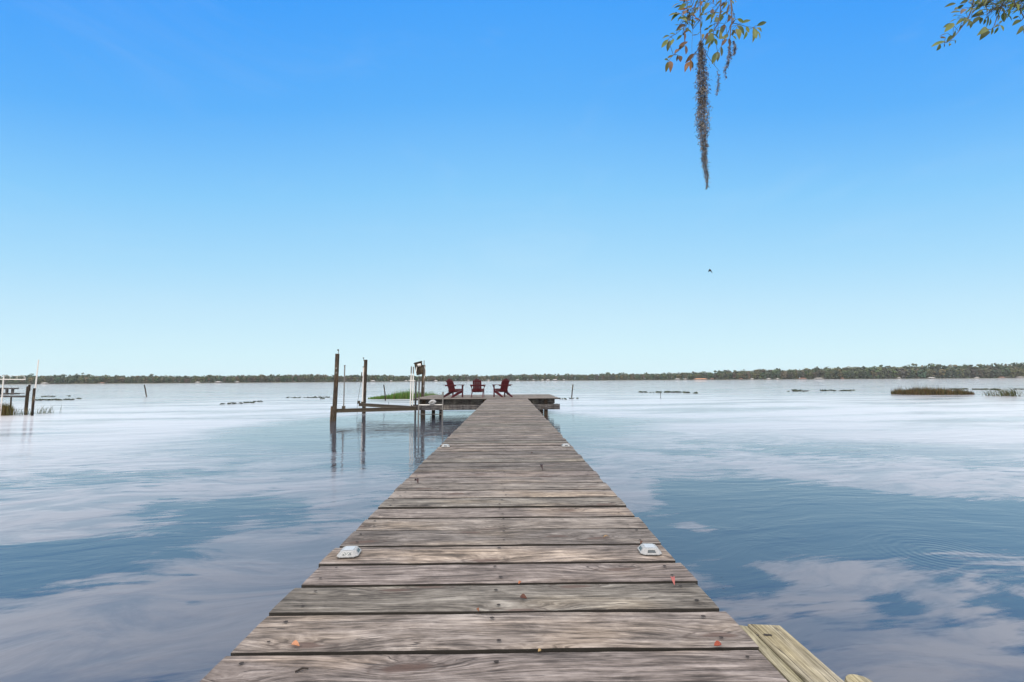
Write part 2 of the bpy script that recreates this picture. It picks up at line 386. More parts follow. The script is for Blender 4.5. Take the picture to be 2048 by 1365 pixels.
tag(o, kind='stuff', label='long wooded far shore, dense dark green oaks and pines', cat='wood')
trunk.build('far_wood_trunks', M['far'], o)
bpy.data.objects['far_wood_trunks'].parent = o; bpy.data.objects['far_wood_trunks']['kind'] = 'stuff'
# emergent pines that can be told apart above the wood
pp = [(12,749),(57,749),(160,747),(172,747),(300,749),(425,750),(1215,746),(1434,741),(1632,738),(1690,737),(1704,735),(1722,736),(1770,733),(1824,729),(1858,728),(1872,729),(1925,731),(1945,731),(1966,729),(1976,730),(1994,728),(2012,729),(2032,727),(2044,727)]
ordn = ['first','second','third','fourth','fifth','sixth','seventh','eighth','ninth','tenth','eleventh','twelfth','thirteenth','fourteenth','fifteenth','sixteenth','seventeenth','eighteenth','nineteenth','twentieth','twenty-first','twenty-second','twenty-third','twenty-fourth','twenty-fifth','twenty-sixth','twenty-seventh','twenty-eighth','twenty-ninth','thirtieth','thirty-first','thirty-second','thirty-third','thirty-fourth']
for i, (px, py) in enumerate(pp):
    D = shoreD(px)+22; top = ony(px, py-1, D); base = Vector((top.x, D, .6)); h = top.z - .6
    t = empty('pine_tree', base, 'tall pine rising above the far wood, %s from the left among the tallest' % ordn[i], 'tree', 'tall pines on the far shore')
    cm, tm = MB(), MB(); far_tree(cm, tm, base, h, h*U(.36,.5), 'pine', tuple(x*U(.8,1.1) for x in random.choice(GREENS[:4])))
    cm.build('crown', M['far'], t); tm.build('trunk', M['far'], t)
# houses
HS = [(90,9,'w'),(205,6,'b'),(396,7,'w'),(437,10,'w'),(475,6,'w'),(746,8,'w'),(782,4,'w'),(812,5,'w'),(872,6,'w'),(937,4,'w'),(977,4,'w'),(1035,7,'w'),(1067,4,'w'),(1085,5,'w'),(1096,7,'w'),(1110,9,'w'),(1128,4,'w'),(1355,9,'w'),(1371,5,'w'),(1401,26,'o'),(1424,7,'b'),(1482,6,'b'),(1504,5,'w'),(1537,6,'w'),(1555,5,'w'),(1605,13,'b'),(1638,15,'w'),(1685,5,'b'),(1798,5,'w'),(1863,10,'w'),(1954,6,'w'),(2004,8,'b'),(2041,10,'w')]
nm = {'w':'pale-roofed', 'b':'brown-roofed', 'o':'orange-roofed long'}
for i, (px, wp, c) in enumerate(HS):
    D = shoreD(px)-1; bp = shore(px, -1); s = D/900; W = wp*s; hh = 1.9*s*.72; dp = min(W, 8)
    bp.z = .25
    t = empty('lake_house', bp, '%s low house at the water on the far shore, %s from the left' % (nm[c], ordn[i]), 'house', 'houses on the far shore')
    b = MB(); b.box(bp+Vector((0,0,hh/2)), (W*.86, dp*.8, hh)); b.build('wall', M['wallp' if R() < .5 else 'walld'], t)
    b = MB(); x0, y0, z0, rh = W/2, dp/2, hh+.02, 1.3*s*(.8 if wp < 8 else 1)
    vs = [bp+Vector(q) for q in ((-x0,-y0,z0),(x0,-y0,z0),(x0,y0,z0),(-x0,y0,z0),(-x0*.6,0,z0+rh),(x0*.6,0,z0+rh))]
    b.add(vs, [(0,1,5,4),(2,3,4,5),(1,2,5),(3,0,4),(3,2,1,0)]); b.build('roof', M[{'w':'roofw','b':'roofb','o':'roofo'}[c]], t)
    if wp >= 7:
        for k in (-.28, 0, .28): b = MB(); b.box(bp+Vector((W*k,-dp*.4-.02,hh*.5)), (W*.1,.06,hh*.5)); b.build('window', M['lens'], t)

# ------------------------------------------------------------------ dock
SL = .0056
def dz_(Y): return .64 + SL*(Y-1.2)
XL, XR = -.806, .722
dock = empty('dock', (0, 0, 0), 'long weathered grey timber boardwalk ending in a wide platform over the lake', 'dock')
def plank(b, x0, x1, y0, y1, ztop, th, nx, bid, xaxis=True, edge=.003, cup=.002, slope=SL):
    ny = 4; vs = []; seed = bid*97
    e0 = U(-.004, .004); tilt = U(-.004, .004)
    for i in range(nx+1):
        t = i/nx; x = x0 + (x1-x0)*t
        ea = edge*noise.noise(Vector((x*2.3, seed, 0)))*1.6 + edge*.6*noise.noise(Vector((x*11, seed, 5)))
        eb = edge*noise.noise(Vector((x*2.3, seed, 9)))*1.6 + edge*.6*noise.noise(Vector((x*11, seed, 3)))
        bow = e0*math.sin(t*3.14)
        for j in range(ny+1):
            s = j/ny; yy = y0+ea+bow + (y1+eb-y0-ea)*s
            z = ztop + tilt*(s-.5) + cup*((2*s-1)**2) + .0016*noise.noise(Vector((x*3, yy*9, seed)))
            if j in (0, ny): z -= .004
            vs.append((x, yy, z + slope*(yy-(y0+y1)/2)))
    n = len(vs)
    for i in (range(nx+1)):
        x, yy, z = vs[i*(ny+1)]; vs.append((x, yy+.001, ztop-th))
        x, yy, z = vs[i*(ny+1)+ny]; vs.append((x, yy-.001, ztop-th))
    fs = []
    for i in range(nx):
        for j in range(ny): a = i*(ny+1)+j; fs.append((a, a+ny+1, a+ny+2, a+1))
        a = i*(ny+1); c = n+2*i
        fs.append((a, c, c+2, a+ny+1)); fs.append((a+ny, a+2*ny+1, c+3, c+1)); fs.append((c, c+1, c+3, c+2))
    fs.append(tuple(range(ny+1)) + (n+1, n)); L = nx*(ny+1)
    fs.append(tuple(L+j for j in range(ny, -1, -1)) + (n+2*nx, n+2*nx+1))
    top = [f for f in fs if len(f) == 4 and max(f) < n]; rest = [f for f in fs if not (len(f) == 4 and max(f) < n)]
    nb0 = len(b.v); b.add(vs, top, bid)
    for f in rest:
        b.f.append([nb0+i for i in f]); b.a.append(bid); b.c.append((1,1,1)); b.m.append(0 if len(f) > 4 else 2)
def nails(b, pts):
    for (x, y, z) in pts:
        r = U(.005, .0075); k = 7; a0 = U(0, 1)
        b.add([(x+r*math.cos(a0+6.283*i/k)*1.15, y+r*.9*math.sin(a0+6.283*i/k), z) for i in range(k)], [tuple(range(k))], R(), mi=1)
# joints measured from the photo near the camera, then regular
def joint(py): return onz(1010, py, .64 + SL*1).y
js = [onz(1010, y, .645).y for y in (1299, 1222)] + [onz(1010, y, .648).y for y in (1165, 1124, 1089, 1058)] + [onz(1010, y, .652).y for y in (1033.5, 1013, 995, 980)]
ps = (js[-1]-js[0])/(len(js)-1)
while js[-1] < 16.95 - ps*.5: js.append(js[-1] + ps*U(.97, 1.03))
js[-1] = 16.98
k0 = js[0]
for k in range(1, 22): js.insert(0, k0 - k*ps*U(.985, 1.015) if k > 1 else k0 - ps)
js.sort()
b = MB()
for i in range(len(js)-1):
    y0, y1 = js[i], js[i+1]; gap = U(.016, .021) if R() < .55 else U(.020, .028)
    ym = (y0+y1)/2; xa, xb = XL + U(-.009, .009), XR + U(-.009, .009)
    bid = R(); nx = 46 if y0 < 5 else 14
    if y1 < .3: nx = 8
    plank(b, xa, xb, y0+gap/2, y1-gap/2, dz_(ym) + U(-.0015, .0015), .038, nx, bid, edge=.0035 if y0 < 5 else .003)
    zt = dz_(ym)+.0045
    if y1 > .5 and y0 < 9:
        for xn in (XL+.075, -.04, XR-.075):
            for yn in (.22, .74):
                if R() < .93:
                    yy = y0+(y1-y0)*(yn+U(-.06,.06)); nails(b, [(xn+U(-.02,.02), yy, zt+.0012+SL*(yy-ym))])
b.build('walkway_decking', [M['deck'], M['nail'], M['gapshade']], dock)
# platform decking
PX0, PX1, PY0, PY1 = -3.70, 1.96, 17.0, 21.9
PZ = .735
b = MB(); y = PY0; pw_ = (PY1-PY0)/30
while y < PY1-.01:
    plank(b, PX0+U(-.03,.03), PX1+U(-.05,.05), y+.004, y+pw_-.004, PZ+U(-.002,.002), .038, 26, R(), slope=0, cup=.001)
    y += pw_
b.build('platform_decking', [M['deck'], M['nail'], M['gapshade']], dock)
# framing: rim and joists, beams, pilings
for x in (-3.35, -2.55, -1.75, -.95, -.15, .65, 1.68):
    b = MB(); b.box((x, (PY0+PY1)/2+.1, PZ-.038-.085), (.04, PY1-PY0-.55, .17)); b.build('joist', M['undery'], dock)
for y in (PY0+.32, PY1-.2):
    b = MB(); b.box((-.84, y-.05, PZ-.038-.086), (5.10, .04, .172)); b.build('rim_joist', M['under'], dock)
for y in (17.2, 19.5, 21.6):
    for (xa, xb) in ((-3.70, 1.94),):
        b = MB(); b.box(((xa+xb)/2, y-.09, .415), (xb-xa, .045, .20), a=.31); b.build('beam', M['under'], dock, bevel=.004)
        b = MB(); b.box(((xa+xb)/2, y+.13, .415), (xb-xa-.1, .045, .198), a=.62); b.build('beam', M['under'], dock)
def piling(b, x, y, z0, z1, r, lean=(0, 0), n=12):
    pts = []; rs = []
    for i in range(7):
        t = i/6; pts.append((x+lean[0]*t+U(-.004,.004), y+lean[1]*t+U(-.004,.004), z0+(z1-z0)*t)); rs.append(r*(1.06-.1*t)*U(.98,1.02))
    b.tube(pts, rs, n)
for y in (17.22, 19.52, 21.62):
    for x in (-3.22, -.9, 1.42):
        b = MB(); piling(b, x, y, -1.2, PZ-.05, .075); b.build('piling', M['pile'], dock, smooth=False)
        if y < 18 and x != -.9:
            bb = MB(); bb.tube([(x, y-.15, .43), (x, y-.118, .43)], .018, 8); bb.build('bolt', M['galv'], dock)
for s in (XL+.12, XR-.12, -.04):
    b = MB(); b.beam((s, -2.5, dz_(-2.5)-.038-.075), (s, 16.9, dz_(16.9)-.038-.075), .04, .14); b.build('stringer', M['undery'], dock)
for y in (-2.2, 1.1, 4.4, 7.7, 11.0, 14.3):
    for x in (XL+.17, XR-.17):
        b = MB(); piling(b, x+.0, y, -1.2, dz_(y)-.19, .07); b.build('piling', M['pile'], dock)
    b = MB(); b.box((-.04, y, dz_(y)-.27), (1.3, .04, .14)); b.build('beam', M['under'], dock)
# short posts on the platform's left edge
for (px, pt, pb, Y, wd) in ((832, 762, 799, 17.15, .07), (838.5, 762.5, 800, 16.92, .05)):
    a0 = ony(px, pt, Y); b = MB(); b.tube([(a0.x-.02, Y, -1.0), (a0.x-.01, Y, .7), (a0.x, Y, a0.z)], [wd/2*1.05, wd/2, wd/2], 8); b.build('post', M['under'], dock)
a0 = ony(1109, 803, 17.5); b = MB(); b.box((a0.x, 17.7, .60), (.05, .08, .16)); b.build('joist', M['undery'], dock)

# ------------------------------------------------------------------ solar dock lights
def make_light():
    t = empty('dock_light', (0,0,0), 'x', 'dock light', 'solar dock lights along the walkway edges')
    def octa(rx, ry, ch): return [(-rx+ch,-ry),(rx-ch,-ry),(rx,-ry+ch),(rx,ry-ch),(rx-ch,ry),(-rx+ch,ry),(-rx,ry-ch),(-rx,-ry+ch)]
    lv = [(.062,.062,.022,0),(.061,.061,.022,.006),(.058,.058,.021,.009),(.044,.044,.014,.030),(.041,.041,.013,.033)]
    vs = []; fs = []
    for rx, ry, ch, z in lv: vs += [(x, y, z) for x, y in octa(rx, ry, ch)]
    for l in range(len(lv)-1):
        for k in range(8): fs.append((l*8+k, l*8+(k+1)%8, (l+1)*8+(k+1)%8, (l+1)*8+k))
    fs.append(tuple(32+k for k in range(8)))
    b = MB(); b.add(vs, fs); b.build('housing', M['white'], t, bevel=.0012)
    b = MB(); rr = octa(.030, .030, .006); b.add([(x, y, .0336) for x, y in rr]+[(x, y, .0352) for x, y in rr], [tuple(8+k for k in range(8))]+[(k, (k+1)%8, 8+(k+1)%8, 8+k) for k in range(8)]); b.build('solar_panel', M['solar'], t)
    for q in range(4):
        rot = Matrix.Rotation(q*math.pi/2, 3, 'Z'); b = MB()
        wd = [(-.024, .0115), (.024, .0115), (.019, .0265), (-.019, .0265)]
        def yy(z): return -(.058 - (z-.009)/.021*.014) - .0012
        vs = [rot @ Vector((x, yy(z), z)) for x, z in wd] + [rot @ Vector((x, yy(z)+.003, z)) for x, z in wd]
        b.add(vs, [(0,1,2,3), (0,4,5,1), (1,5,6,2), (2,6,7,3), (3,7,4,0)]); b.build('lens', M['lens'], t)
    return t
lp = make_light()
LL = [(694, 1112, 'white solar dock light on the near left edge of the walkway', .08), (1303, 1107, 'white solar dock light on the near right edge, browned front lens', -.05),
      (890.5, 894, 'farther small white dock light on the walkway left edge', .06), (1132.5, 893, 'farther small white dock light on the walkway right edge', 0)]
for i, (px, py, lb, rz) in enumerate(LL):
    o = lp if i == 0 else copy_tree(lp)
    yy = onz(px, py, .65).y; zz_ = dz_(yy)+.0075; q = onz(px, py, zz_)
    o.location = (q.x, q.y+.03, dz_(q.y+.03)+.0062); o.scale = (.76, .76, .66); o.rotation_euler.z = rz; o['label'] = lb

# ------------------------------------------------------------------ adirondack chairs
def make_chair():
    t = empty('adirondack_chair', (0,0,0), 'x', 'chair', 'dark red adirondack chairs on the platform')
    m_ = M['chair']; th = .018
    b0, t0 = Vector((0, -.10, .20)), Vector((0, -.33, .77))
    dr = (t0-b0).normalized(); nb = Vector((0, -dr.z, dr.y))*-1
    tops = [.86, .94, 1.0, .94, .86]; wt = .066
    for k in range(5):
        xb, xt = (k-2)*.068, (k-2)*.072; L = (t0-b0).length*tops[k]; b = MB(); hw = wt/2
        n = 6; vs = []
        for i in range(n+1):
            s = i/n; wv = hw if i < n else hw*.55
            c = b0 + dr*L*s + Vector((xb+(xt-xb)*s, 0, 0))
            shift = 0
            if i == n: shift = (2-k)*.008
            for sx in (-1, 1):
                for sn in (0, th): vs.append(c + Vector((sx*wv+shift, 0, 0)) + nb*sn)
        fs = []
        for i in range(n):
            a = i*4; fs += [(a, a+4, a+6, a+2), (a+1, a+3, a+7, a+5), (a, a+1, a+5, a+4), (a+2, a+6, a+7, a+3)]
        fs += [(0,2,3,1), (n*4, n*4+1, n*4+3, n*4+2)]
        b.add(vs, fs); b.build('back_slat', m_, t)
    for s in (.14, .50, .80):
        c = b0 + dr*(t0-b0).length*s - nb*.014
        b = MB(); b.box(c, (.34 if s != .5 else .56, .022, .055), Matrix.Rotation(math.atan2(dr.y, dr.z)*-1, 3, 'X')); b.build('back_rail', m_, t)
    f0, r0 = Vector((0, .30, .315)), Vector((0, -.10, .205))
    for k in range(6):
        c = f0 + (r0-f0)*(k/5.6); b = MB(); b.beam(c+Vector((-.235,0,.01)), c+Vector((.235,0,.01)), .062, th, up=(0,-(r0-f0).z,(r0-f0).y*-1)); b.build('seat_slat', m_, t)
    for s in (-1, 1):
        b = MB(); x = s*.225
        pr = [(.31,.30),(.31,.20),(.22,.17),(-.42,0),(-.34,0),(-.30,.015),(-.36,.0),(-.10,.21)]
        pr = [(.31,.300),(.31,.215),(.18,.170),(-.36,0.0),(-.455,0.0),(-.44,.035),(-.10,.195)]
        n = len(pr); vs = [(x-.012, y, z) for y, z in pr]+[(x+.012, y, z) for y, z in pr]
        b.add(vs, [tuple(range(n))[::-1], tuple(range(n, 2*n))]+[(i, (i+1)%n, n+(i+1)%n, n+i) for i in range(n)]); b.build('side_rail', m_, t)
        b = MB(); b.box((s*.252, .235, .245), (.022, .075, .49)); b.build('front_leg', m_, t)
        b = MB(); pr = [(-.045,.295),(.045,.295),(.058,.26),(.045,-.05),(.03,-.34),(-.02,-.34),(-.028,-.05)]
        n = len(pr); vs = [(s*(.262+px), py, .492) for px, py in pr]+[(s*(.262+px), py, .512) for px, py in pr]
        b.add(vs, [tuple(range(n)), tuple(range(n, 2*n))[::-1]]+[(i, n+i, n+(i+1)%n, (i+1)%n) for i in range(n)]); b.build('armrest', m_, t)
        b = MB(); x = s*.264; vs = [(x, .225, .49), (x+s*.055, .225, .49), (x, .225, .36), (x, .247, .49), (x+s*.055, .247, .49), (x, .247, .36)]
        b.add(vs, [(0,1,2), (3,5,4), (0,3,4,1), (1,4,5,2), (2,5,3,0)]); b.build('arm_bracket', m_, t)
    return t
ch = make_chair()
CS = [(908, 794.3, -33, 'leftmost dark red adirondack chair, turned towards the right'), (955, 793.5, 0, 'middle dark red adirondack chair seen straight from behind'), (1004.5, 793.2, 31, 'rightmost dark red adirondack chair, turned towards the left')]
for i, (px, py, a, lb) in enumerate(CS):
    o = ch if i == 0 else copy_tree(ch)
    q = onz(px, py, PZ); o.location = (q.x, 18.55, PZ+.005); o.location.x = ony(px, py, 18.55).x; o.rotation_euler.z = math.radians(a); o['label'] = lb

# ------------------------------------------------------------------ boat lift beside the platform
lift = empty('boat_lift', (-6.5, 16.4, 0), 'boat lift with two tall brown pilings and low cradle beams left of the platform', 'boat lift')
def vpost(px, pyb, pyt, Y=None):
    q = onz(px, pyb, 0) if Y is None else ony(px, pyb, Y)
    Y = q.y; tp = ony(px, pyt, Y); return q, Y
def topat(px, py, Y): return ony(px, py, Y)
Y1, Y2 = 16.3, 20.0
for (Y, xb, yb, xt, yt, r) in ((Y1, 668, 840, 675, 708, .077), (Y2, 727.5, 826, 731.5, 720, .078)):
    A, B = ony(xb, yb, Y), ony(xt, yt, Y); d = (B-A)
    b = MB(); piling(b, A.x-d.x*.4, Y, -1.0, B.z, r, (d.x*1.4, 0), 12); b.build('piling', M['pile'], lift)
    # funnel-shaped bird cap on a rod
    b = MB(); T = B + Vector((.03 if Y == Y1 else -.09, 0, 0)); hh = .13 if Y == Y1 else .07
    b.tube([T-Vector((0,0,.05)), T+Vector((0,0,hh*.75)), T+Vector((-.01,0,hh)), T+Vector((-.015,0,hh+.025))], [.010,.010,.03,.036], 8); b.build('rod_cap', M['rust'], lift)
    if Y == Y1:
        for py in (737, 746):
            q = ony(672.8, py, Y-.075); b = MB(); b.tube([q, q-Vector((0,.03,0))], .034, 12); b.build('eye_ring', M['galv'], lift)
        b = MB(); q0 = ony(663.5, 813, Y); b.tube([(q0.x-.05, Y, -.9), (q0.x, Y, q0.z)], .035, 8); b.build('brace_pole', M['pile'], lift)
def ibeam(p0, p1, h, name='cradle_beam'):
    b = MB(); p0, p1 = Vector(p0), Vector(p1)
    b.beam(p0+Vector((0,0,h/2-.008)), p1+Vector((0,0,h/2-.008)), .10, .016)
    b.beam(p0-Vector((0,0,h/2-.008)), p1-Vector((0,0,h/2-.008)), .10, .016)
    b.beam(p0, p1, .022, h-.033); b.build(name, M['rust'], lift)
ibeam(ony(672, 822, Y1), ony(832, 817.5, 16.9), .135); ibeam(ony(718, 809.5, Y2-.12), ony(836, 816.5, 17.6), .13)
for (px, pb, pt, Y, r) in ((689.5, 815, 732.5, 16.35, .021), (727, 806, 735, 19.7, .026)):
    A, B = ony(px-2.2, pb, Y), ony(px, pt, Y); b = MB(); Mid = A.lerp(B, .72)
    b.tube([A, A.lerp(B, .15), Mid, B], [r*1.25, r, r, r], 10); b.build('guide_pole', M['pvc'] if Y > 18 else M['galv'], lift)
    b = MB(); b.tube([B, B+Vector((0,0,.03))], r*1.35, 10); b.build('pole_cap', M['rust'], lift)
    b = MB(); b.box(A+Vector((0,0,-.0)), (.10,.08,.09)); b.build('pole_bracket', M['rust'], lift)
b = MB(); b.tube([ony(724, 748, 19.6), ony(721, 770, 19.6), ony(714.5, 809, 19.7), ony(714.3, 828, 19.7)], .008, 5); b.tube([ony(723.5, 745, 19.6), ony(722.8, 751, 19.6), ony(725, 756, 19.6)], .02, 6); b.build('cable', M['rust'], lift)
b = MB(); b.box(ony(717.5, 805, 19.75), (.09,.1,.13)); b.build('pulley_block', M['rust'], lift)
q = ony(779, 811, 18.9); b = MB(); b.box(q, (.10,.06,.05)); b.tube([q+Vector((-.03,0,0)), q+Vector((-.035,0,.14))], .008, 5); b.build('cleat', M['rust'], lift)

# post with lift winch at the platform's left edge
Yp = 19.6
A, B = ony(843.5, 800, Yp), ony(847.5, 735, Yp)
wp = empty('winch_post', (A.x, Yp, 0), 'dark timber post holding a tilted winch board at the platform left edge', 'post')
b = MB(); piling(b, A.x, Yp, -1.0, B.z+.1, .075, (B.x-A.x, 0)); b.build('post', M['pile'], wp)
b = MB(); Yb = Yp-.13
cs = [ony(828, 726, Yb), ony(843.5, 722, Yb), ony(846.5, 748, Yb), ony(833.5, 751.5, Yb)]
b.add([tuple(c) for c in cs]+[tuple(c+Vector((0,.04,0))) for c in cs], [(0,3,2,1), (4,5,6,7), (0,1,5,4), (1,2,6,5), (2,3,7,6), (3,0,4,7)]); b.build('mounting_board', M['pile'], wp)
b = MB(); b.beam(ony(827.6, 727.5, Yb-.05), ony(844, 723.2, Yb-.05), .12, .022, up=(0,0,1)); b.build('hood', M['rust'], wp)
b = MB(); q = ony(838.5, 731, Yb-.09); b.tube([q-Vector((.06,0,0)), q+Vector((.07,0,.02))], .062, 12); b.build('winch_motor', M['pvc'], wp)
b = MB(); q = ony(833.5, 730.5, Yb-.06); b.tube([q, q+Vector((0,-.05,0))], .055, 14); b.build('pulley', M['rust'], wp)
b = MB(); q = ony(832.8, 739, Yb-.03); b.box(q, (.03,.03,.22), Matrix.Rotation(.12, 3, 'Y')); b.build('bracket', M['pvc'], wp)
b = MB(); q = ony(844.5, 738, Yb-.06); b.box(q, (.13,.06,.12)); b.build('control_box', M['rust'], wp)
b = MB(); b.tube([ony(848.3, 792, Yp-.1), ony(848.2, 768, Yp-.1), ony(848.2, 721.5, Yp-.1)], .017, 8); b.build('conduit', M['galv'], wp)
b = MB(); b.tube([ony(848.6, 733, Yp-.1), ony(851.2, 741, Yp-.1), ony(850.6, 749, Yp-.1), ony(848.4, 758, Yp-.1)], .012, 6); b.build('cable_loop', M['pvc'], wp)
b = MB(); q = ony(847.6, 772.5, Yp-.13); b.box(q, (.07,.05,.09)); b.build('outlet_box', M['galv'], wp)
# white guide poles at platform corner
for (px, pt, lb) in ((822.8, 735, 'left one of the two slim white poles at the platform left corner'), (827.2, 735.5, 'right one of the two slim white poles at the platform left corner')):
    Y = 16.85; A, B = ony(px-2.2, 812, Y), ony(px, pt, Y)
    t = empty('guide_pole', A, lb, 'pole', 'slim poles at the platform corner')
    b = MB(); b.tube([A, A.lerp(B, .5), B], .021, 10); b.build('pipe', M['pvc'], t)
    b = MB(); b.tube([A.lerp(B, .84), B+Vector((0,0,.03))], .0245, 10); b.build('dark_sleeve', M['galv'], t)
    b = MB(); q = A.lerp(B, .655); b.tube([q-Vector((.08,.03,0)), q+Vector((.08,-.03,0))], .014, 8); b.build('crossbar', M['pvc'], t)
# ladder of pipe in front of the platform
Y = 16.72; lad = empty('swim_ladder', (ony(860, 838, Y).x, Y, 0), 'grey pipe ladder frame with two uprights standing against the platform front', 'ladder')
for (px, pt) in ((838, 796), (886, 784)):
    B = ony(px, pt, Y); b = MB(); b.tube([(B.x-.03, Y, -.6), (B.x, Y, B.z)], .028, 10); b.build('upright', M['galv'], lad)
L_, R_ = ony(838, 810.3, Y), ony(885, 809.8, Y)
b = MB(); b.tube([L_+Vector((0,-.03,0)), R_+Vector((0,-.03,0))], .017, 8); b.build('top_rung', M['pvc'], lad)
L_, R_ = ony(837, 829, Y), ony(884.5, 829, Y)
b = MB(); b.tube([L_, R_], .013, 8); b.build('lower_rung', M['under'], lad)
# faceted white block
q = ony(864.5, 805, 16.62); t = empty('dock_bumper', q, 'small white six-sided block perched on the ladder bar at the platform front', 'bumper')
b = MB(); hx = [(-.145,-.005),(-.085,-.10),(.06,-.10),(.15,.02),(.06,.10),(-.05,.085)]
vs = [q+Vector((x, 0, z)) for x, z in hx]+[q+Vector((x*.62, -.05, z*.62)) for x, z in hx]+[q+Vector((x, .04, z)) for x, z in hx]
b.add(vs, [(i, (i+1)%6, 6+(i+1)%6, 6+i) for i in range(6)]+[tuple(6+i for i in range(6))]+[(12+i, 12+(i+1)%6, (i+1)%6, i) for i in range(6)]+[tuple(17-i for i in range(6))]); b.build('block', M['white'], t)
b = MB(); b.box(q+Vector((-.01,-.056,.0)), (.10,.02,.05), Matrix.Rotation(-.5, 3, 'Y')); b.build('dark_inset', M['galv'], t)

# ------------------------------------------------------------------ new treated board steps bottom right
side = empty('side_step', (1.0, 1.0, 0), 'pale new lumber boards fixed beside the walkway at the lower right', 'step')
z = .612
def quad_slab(b, pix, z, th):
    P4 = [onz(x, y, z) for x, y in pix]
    b.add([tuple(p) for p in P4]+[(p.x, p.y, p.z-th) for p in P4], [(0,1,2,3), (7,6,5,4), (0,4,5,1), (1,5,6,2), (2,6,7,3), (3,7,4,0)], R())
def board(b, A, B, wd, z, th, n=18):   # A,B far-left,far-right corners ; runs toward camera
    pass
def longboard(x0, x1, yf, yn, z, th, skew, name, lab=None):
    b = MB(); n = 20; vs = []; nx = 5
    for i in range(n+1):
        t = i/n; y = yf+(yn-yf)*t
        for j in range(nx+1):
            s = (0,.025,.3,.7,.975,1)[j]; x = x0+(x1-x0)*s + skew*(yf-y)
            zz = z + .0015*noise.noise(Vector((x*9, y*3, 1))) - (.004 if j in (0, nx) else 0)
            yy = y + (-.012*s if i == 0 else 0)
            vs.append((x, yy, zz))
    m0 = len(vs); vs += [(v[0], v[1], z-th) for v in vs]
    fs = []; W_ = nx+1
    for i in range(n):
        for j in range(nx): a = i*W_+j; fs.append((a, a+W_, a+W_+1, a+1))
        a = i*W_; fs.append((a, m0+a, m0+a+W_, a+W_)); a = i*W_+nx; fs.append((a, a+W_, m0+a+W_, m0+a))
    fs.append(tuple(range(W_)) + tuple(m0+k for k in range(W_-1, -1, -1)))
    b.add(vs, fs, U(.2,.4)); return b
A = onz(1484, 1252, z); B = onz(1556, 1247, z); E = onz(1700, 1372, z)
sk = (E.x-B.x)/(B.y-E.y)
lb_ = longboard(A.x+.0235, B.x, (A.y+B.y)/2+.004, .2, z, .038, sk, 'flat_board'); 
nails(lb_, [(onz(1532, 1271, z).x, onz(1532, 1271, z).y, z+.002), (onz(1540, 1271.5, z).x, onz(1540, 1271.5, z).y, z+.002), (onz(1514, 1272, z).x, onz(1514, 1272, z).y, z+.002)])
lb_.build('flat_board', [M['new'], M['nail']], side)
eb = longboard(A.x-.022, A.x+.0145, A.y+.004, .2, z+.002, .12, sk, 'rim_board'); eb.build('rim_board', M['new'], side)
q = onz(1702, 1352, z-.02); b = MB()
b.tube([(q.x+.005, q.y-.03, -.8), (q.x+.005, q.y-.03, z-.03), (q.x+.005, q.y-.03, z-.018)], [.038,.038,.034], 16); b.build('post', M['new'], side)

# ------------------------------------------------------------------ fallen leaves and debris on the deck
def leafmesh(b, base, tip, wd, nrm, c3, curl=.15, n=5):
    base, tip = Vector(base), Vector(tip); ax = tip-base; L = ax.length; ax.normalize()
    nrm = (nrm - ax*nrm.dot(ax)).normalized(); sd_ = ax.cross(nrm)
    vs = []; fs = []
    for i in range(n+1):
        t = i/n; w_ = wd*math.sin(math.pi*min(1, max(0, t))**.85)**.8*.5 if 0 < i < n else wd*.04
        c = base+ax*L*t + nrm*L*curl*math.sin(t*math.pi)
        fold = nrm*w_*.45
        vs += [c-sd_*w_+fold, c, c+sd_*w_+fold]
    for i in range(n):
        a = i*3; fs += [(a, a+1, a+4, a+3), (a+1, a+2, a+5, a+4)]
    b.add(vs, fs, R(), c3)
DL = [((1345,1156),(1350,1174),.020,(.42,.13,.12),'pinkish red curled leaf lying by the right edge of the walkway'),
      ((1040,1194),(1057,1198),.022,(.10,.035,.02),'dark rusty leaf in the middle of the fourth plank from the bottom'),
      ((583,1288),(603,1293),.018,(.55,.26,.14),'orange leaf scrap caught in the lowest left plank gap'),
      ((1428,1291),(1447,1288),.018,(.30,.06,.03),'red leaf scrap stuck in the lowest right plank gap'),
      ((830,962),(838,969),.030,(.05,.022,.018),'small dark leaf near the left edge of the mid walkway'),
      ((1082,934),(1086,943),.024,(.035,.016,.014),'upright dark leaf in the middle distance of the walkway'),
      ((1076,1303),(1084,1299),.010,(.40,.28,.12),'tiny tan leaf bit just below the centre gap'),
      ((1037,1168),(1044,1163),.012,(.40,.14,.06),'orange leaf bit in the gap above the rusty leaf'),
      ((1308,1107),(1322,1105),.018,(.16,.07,.03),'brown leaf lying against the near right dock light'),
      ((1283,1083),(1280,1090),.014,(.10,.04,.02),'dark leaf bit behind the near right dock light'),
      ((955,1217),(958,1224),.010,(.22,.08,.03),'thin rust-coloured leaf sliver standing in a plank gap'),
      ((1432,1289),(1438,1290),.008,(.25,.18,.08),'tan crumb near the lowest right plank gap'),
      ((1062,908),(1066,906),.016,(.06,.03,.02),'dark speck-like leaf on the far middle planks'),
      ((1206,1075),(1220,1073),.010,(.30,.20,.10),'tan curled leaf near a plank gap by the right dock light')]
for (a, c, wd, c3, lb) in DL:
    yy = onz(a[0], a[1], .645).y; zz_ = dz_(yy)+.008
    A, B = onz(a[0], a[1], zz_), onz(c[0], c[1], zz_)
    t_ = MB(); up = Vector((U(-.3,.3), U(-.6,-.2), 1)); B = A+(B-A)*.8; leafmesh(t_, A, B, wd*.75, up, tuple(q*.6 for q in c3), .22)
    o = t_.build('fallen_leaf', M['dead']); tag(o, lb, 'leaf', 'fallen leaves on the walkway'); s = o.modifiers.new('s', 'SOLIDIFY'); s.thickness = .0015
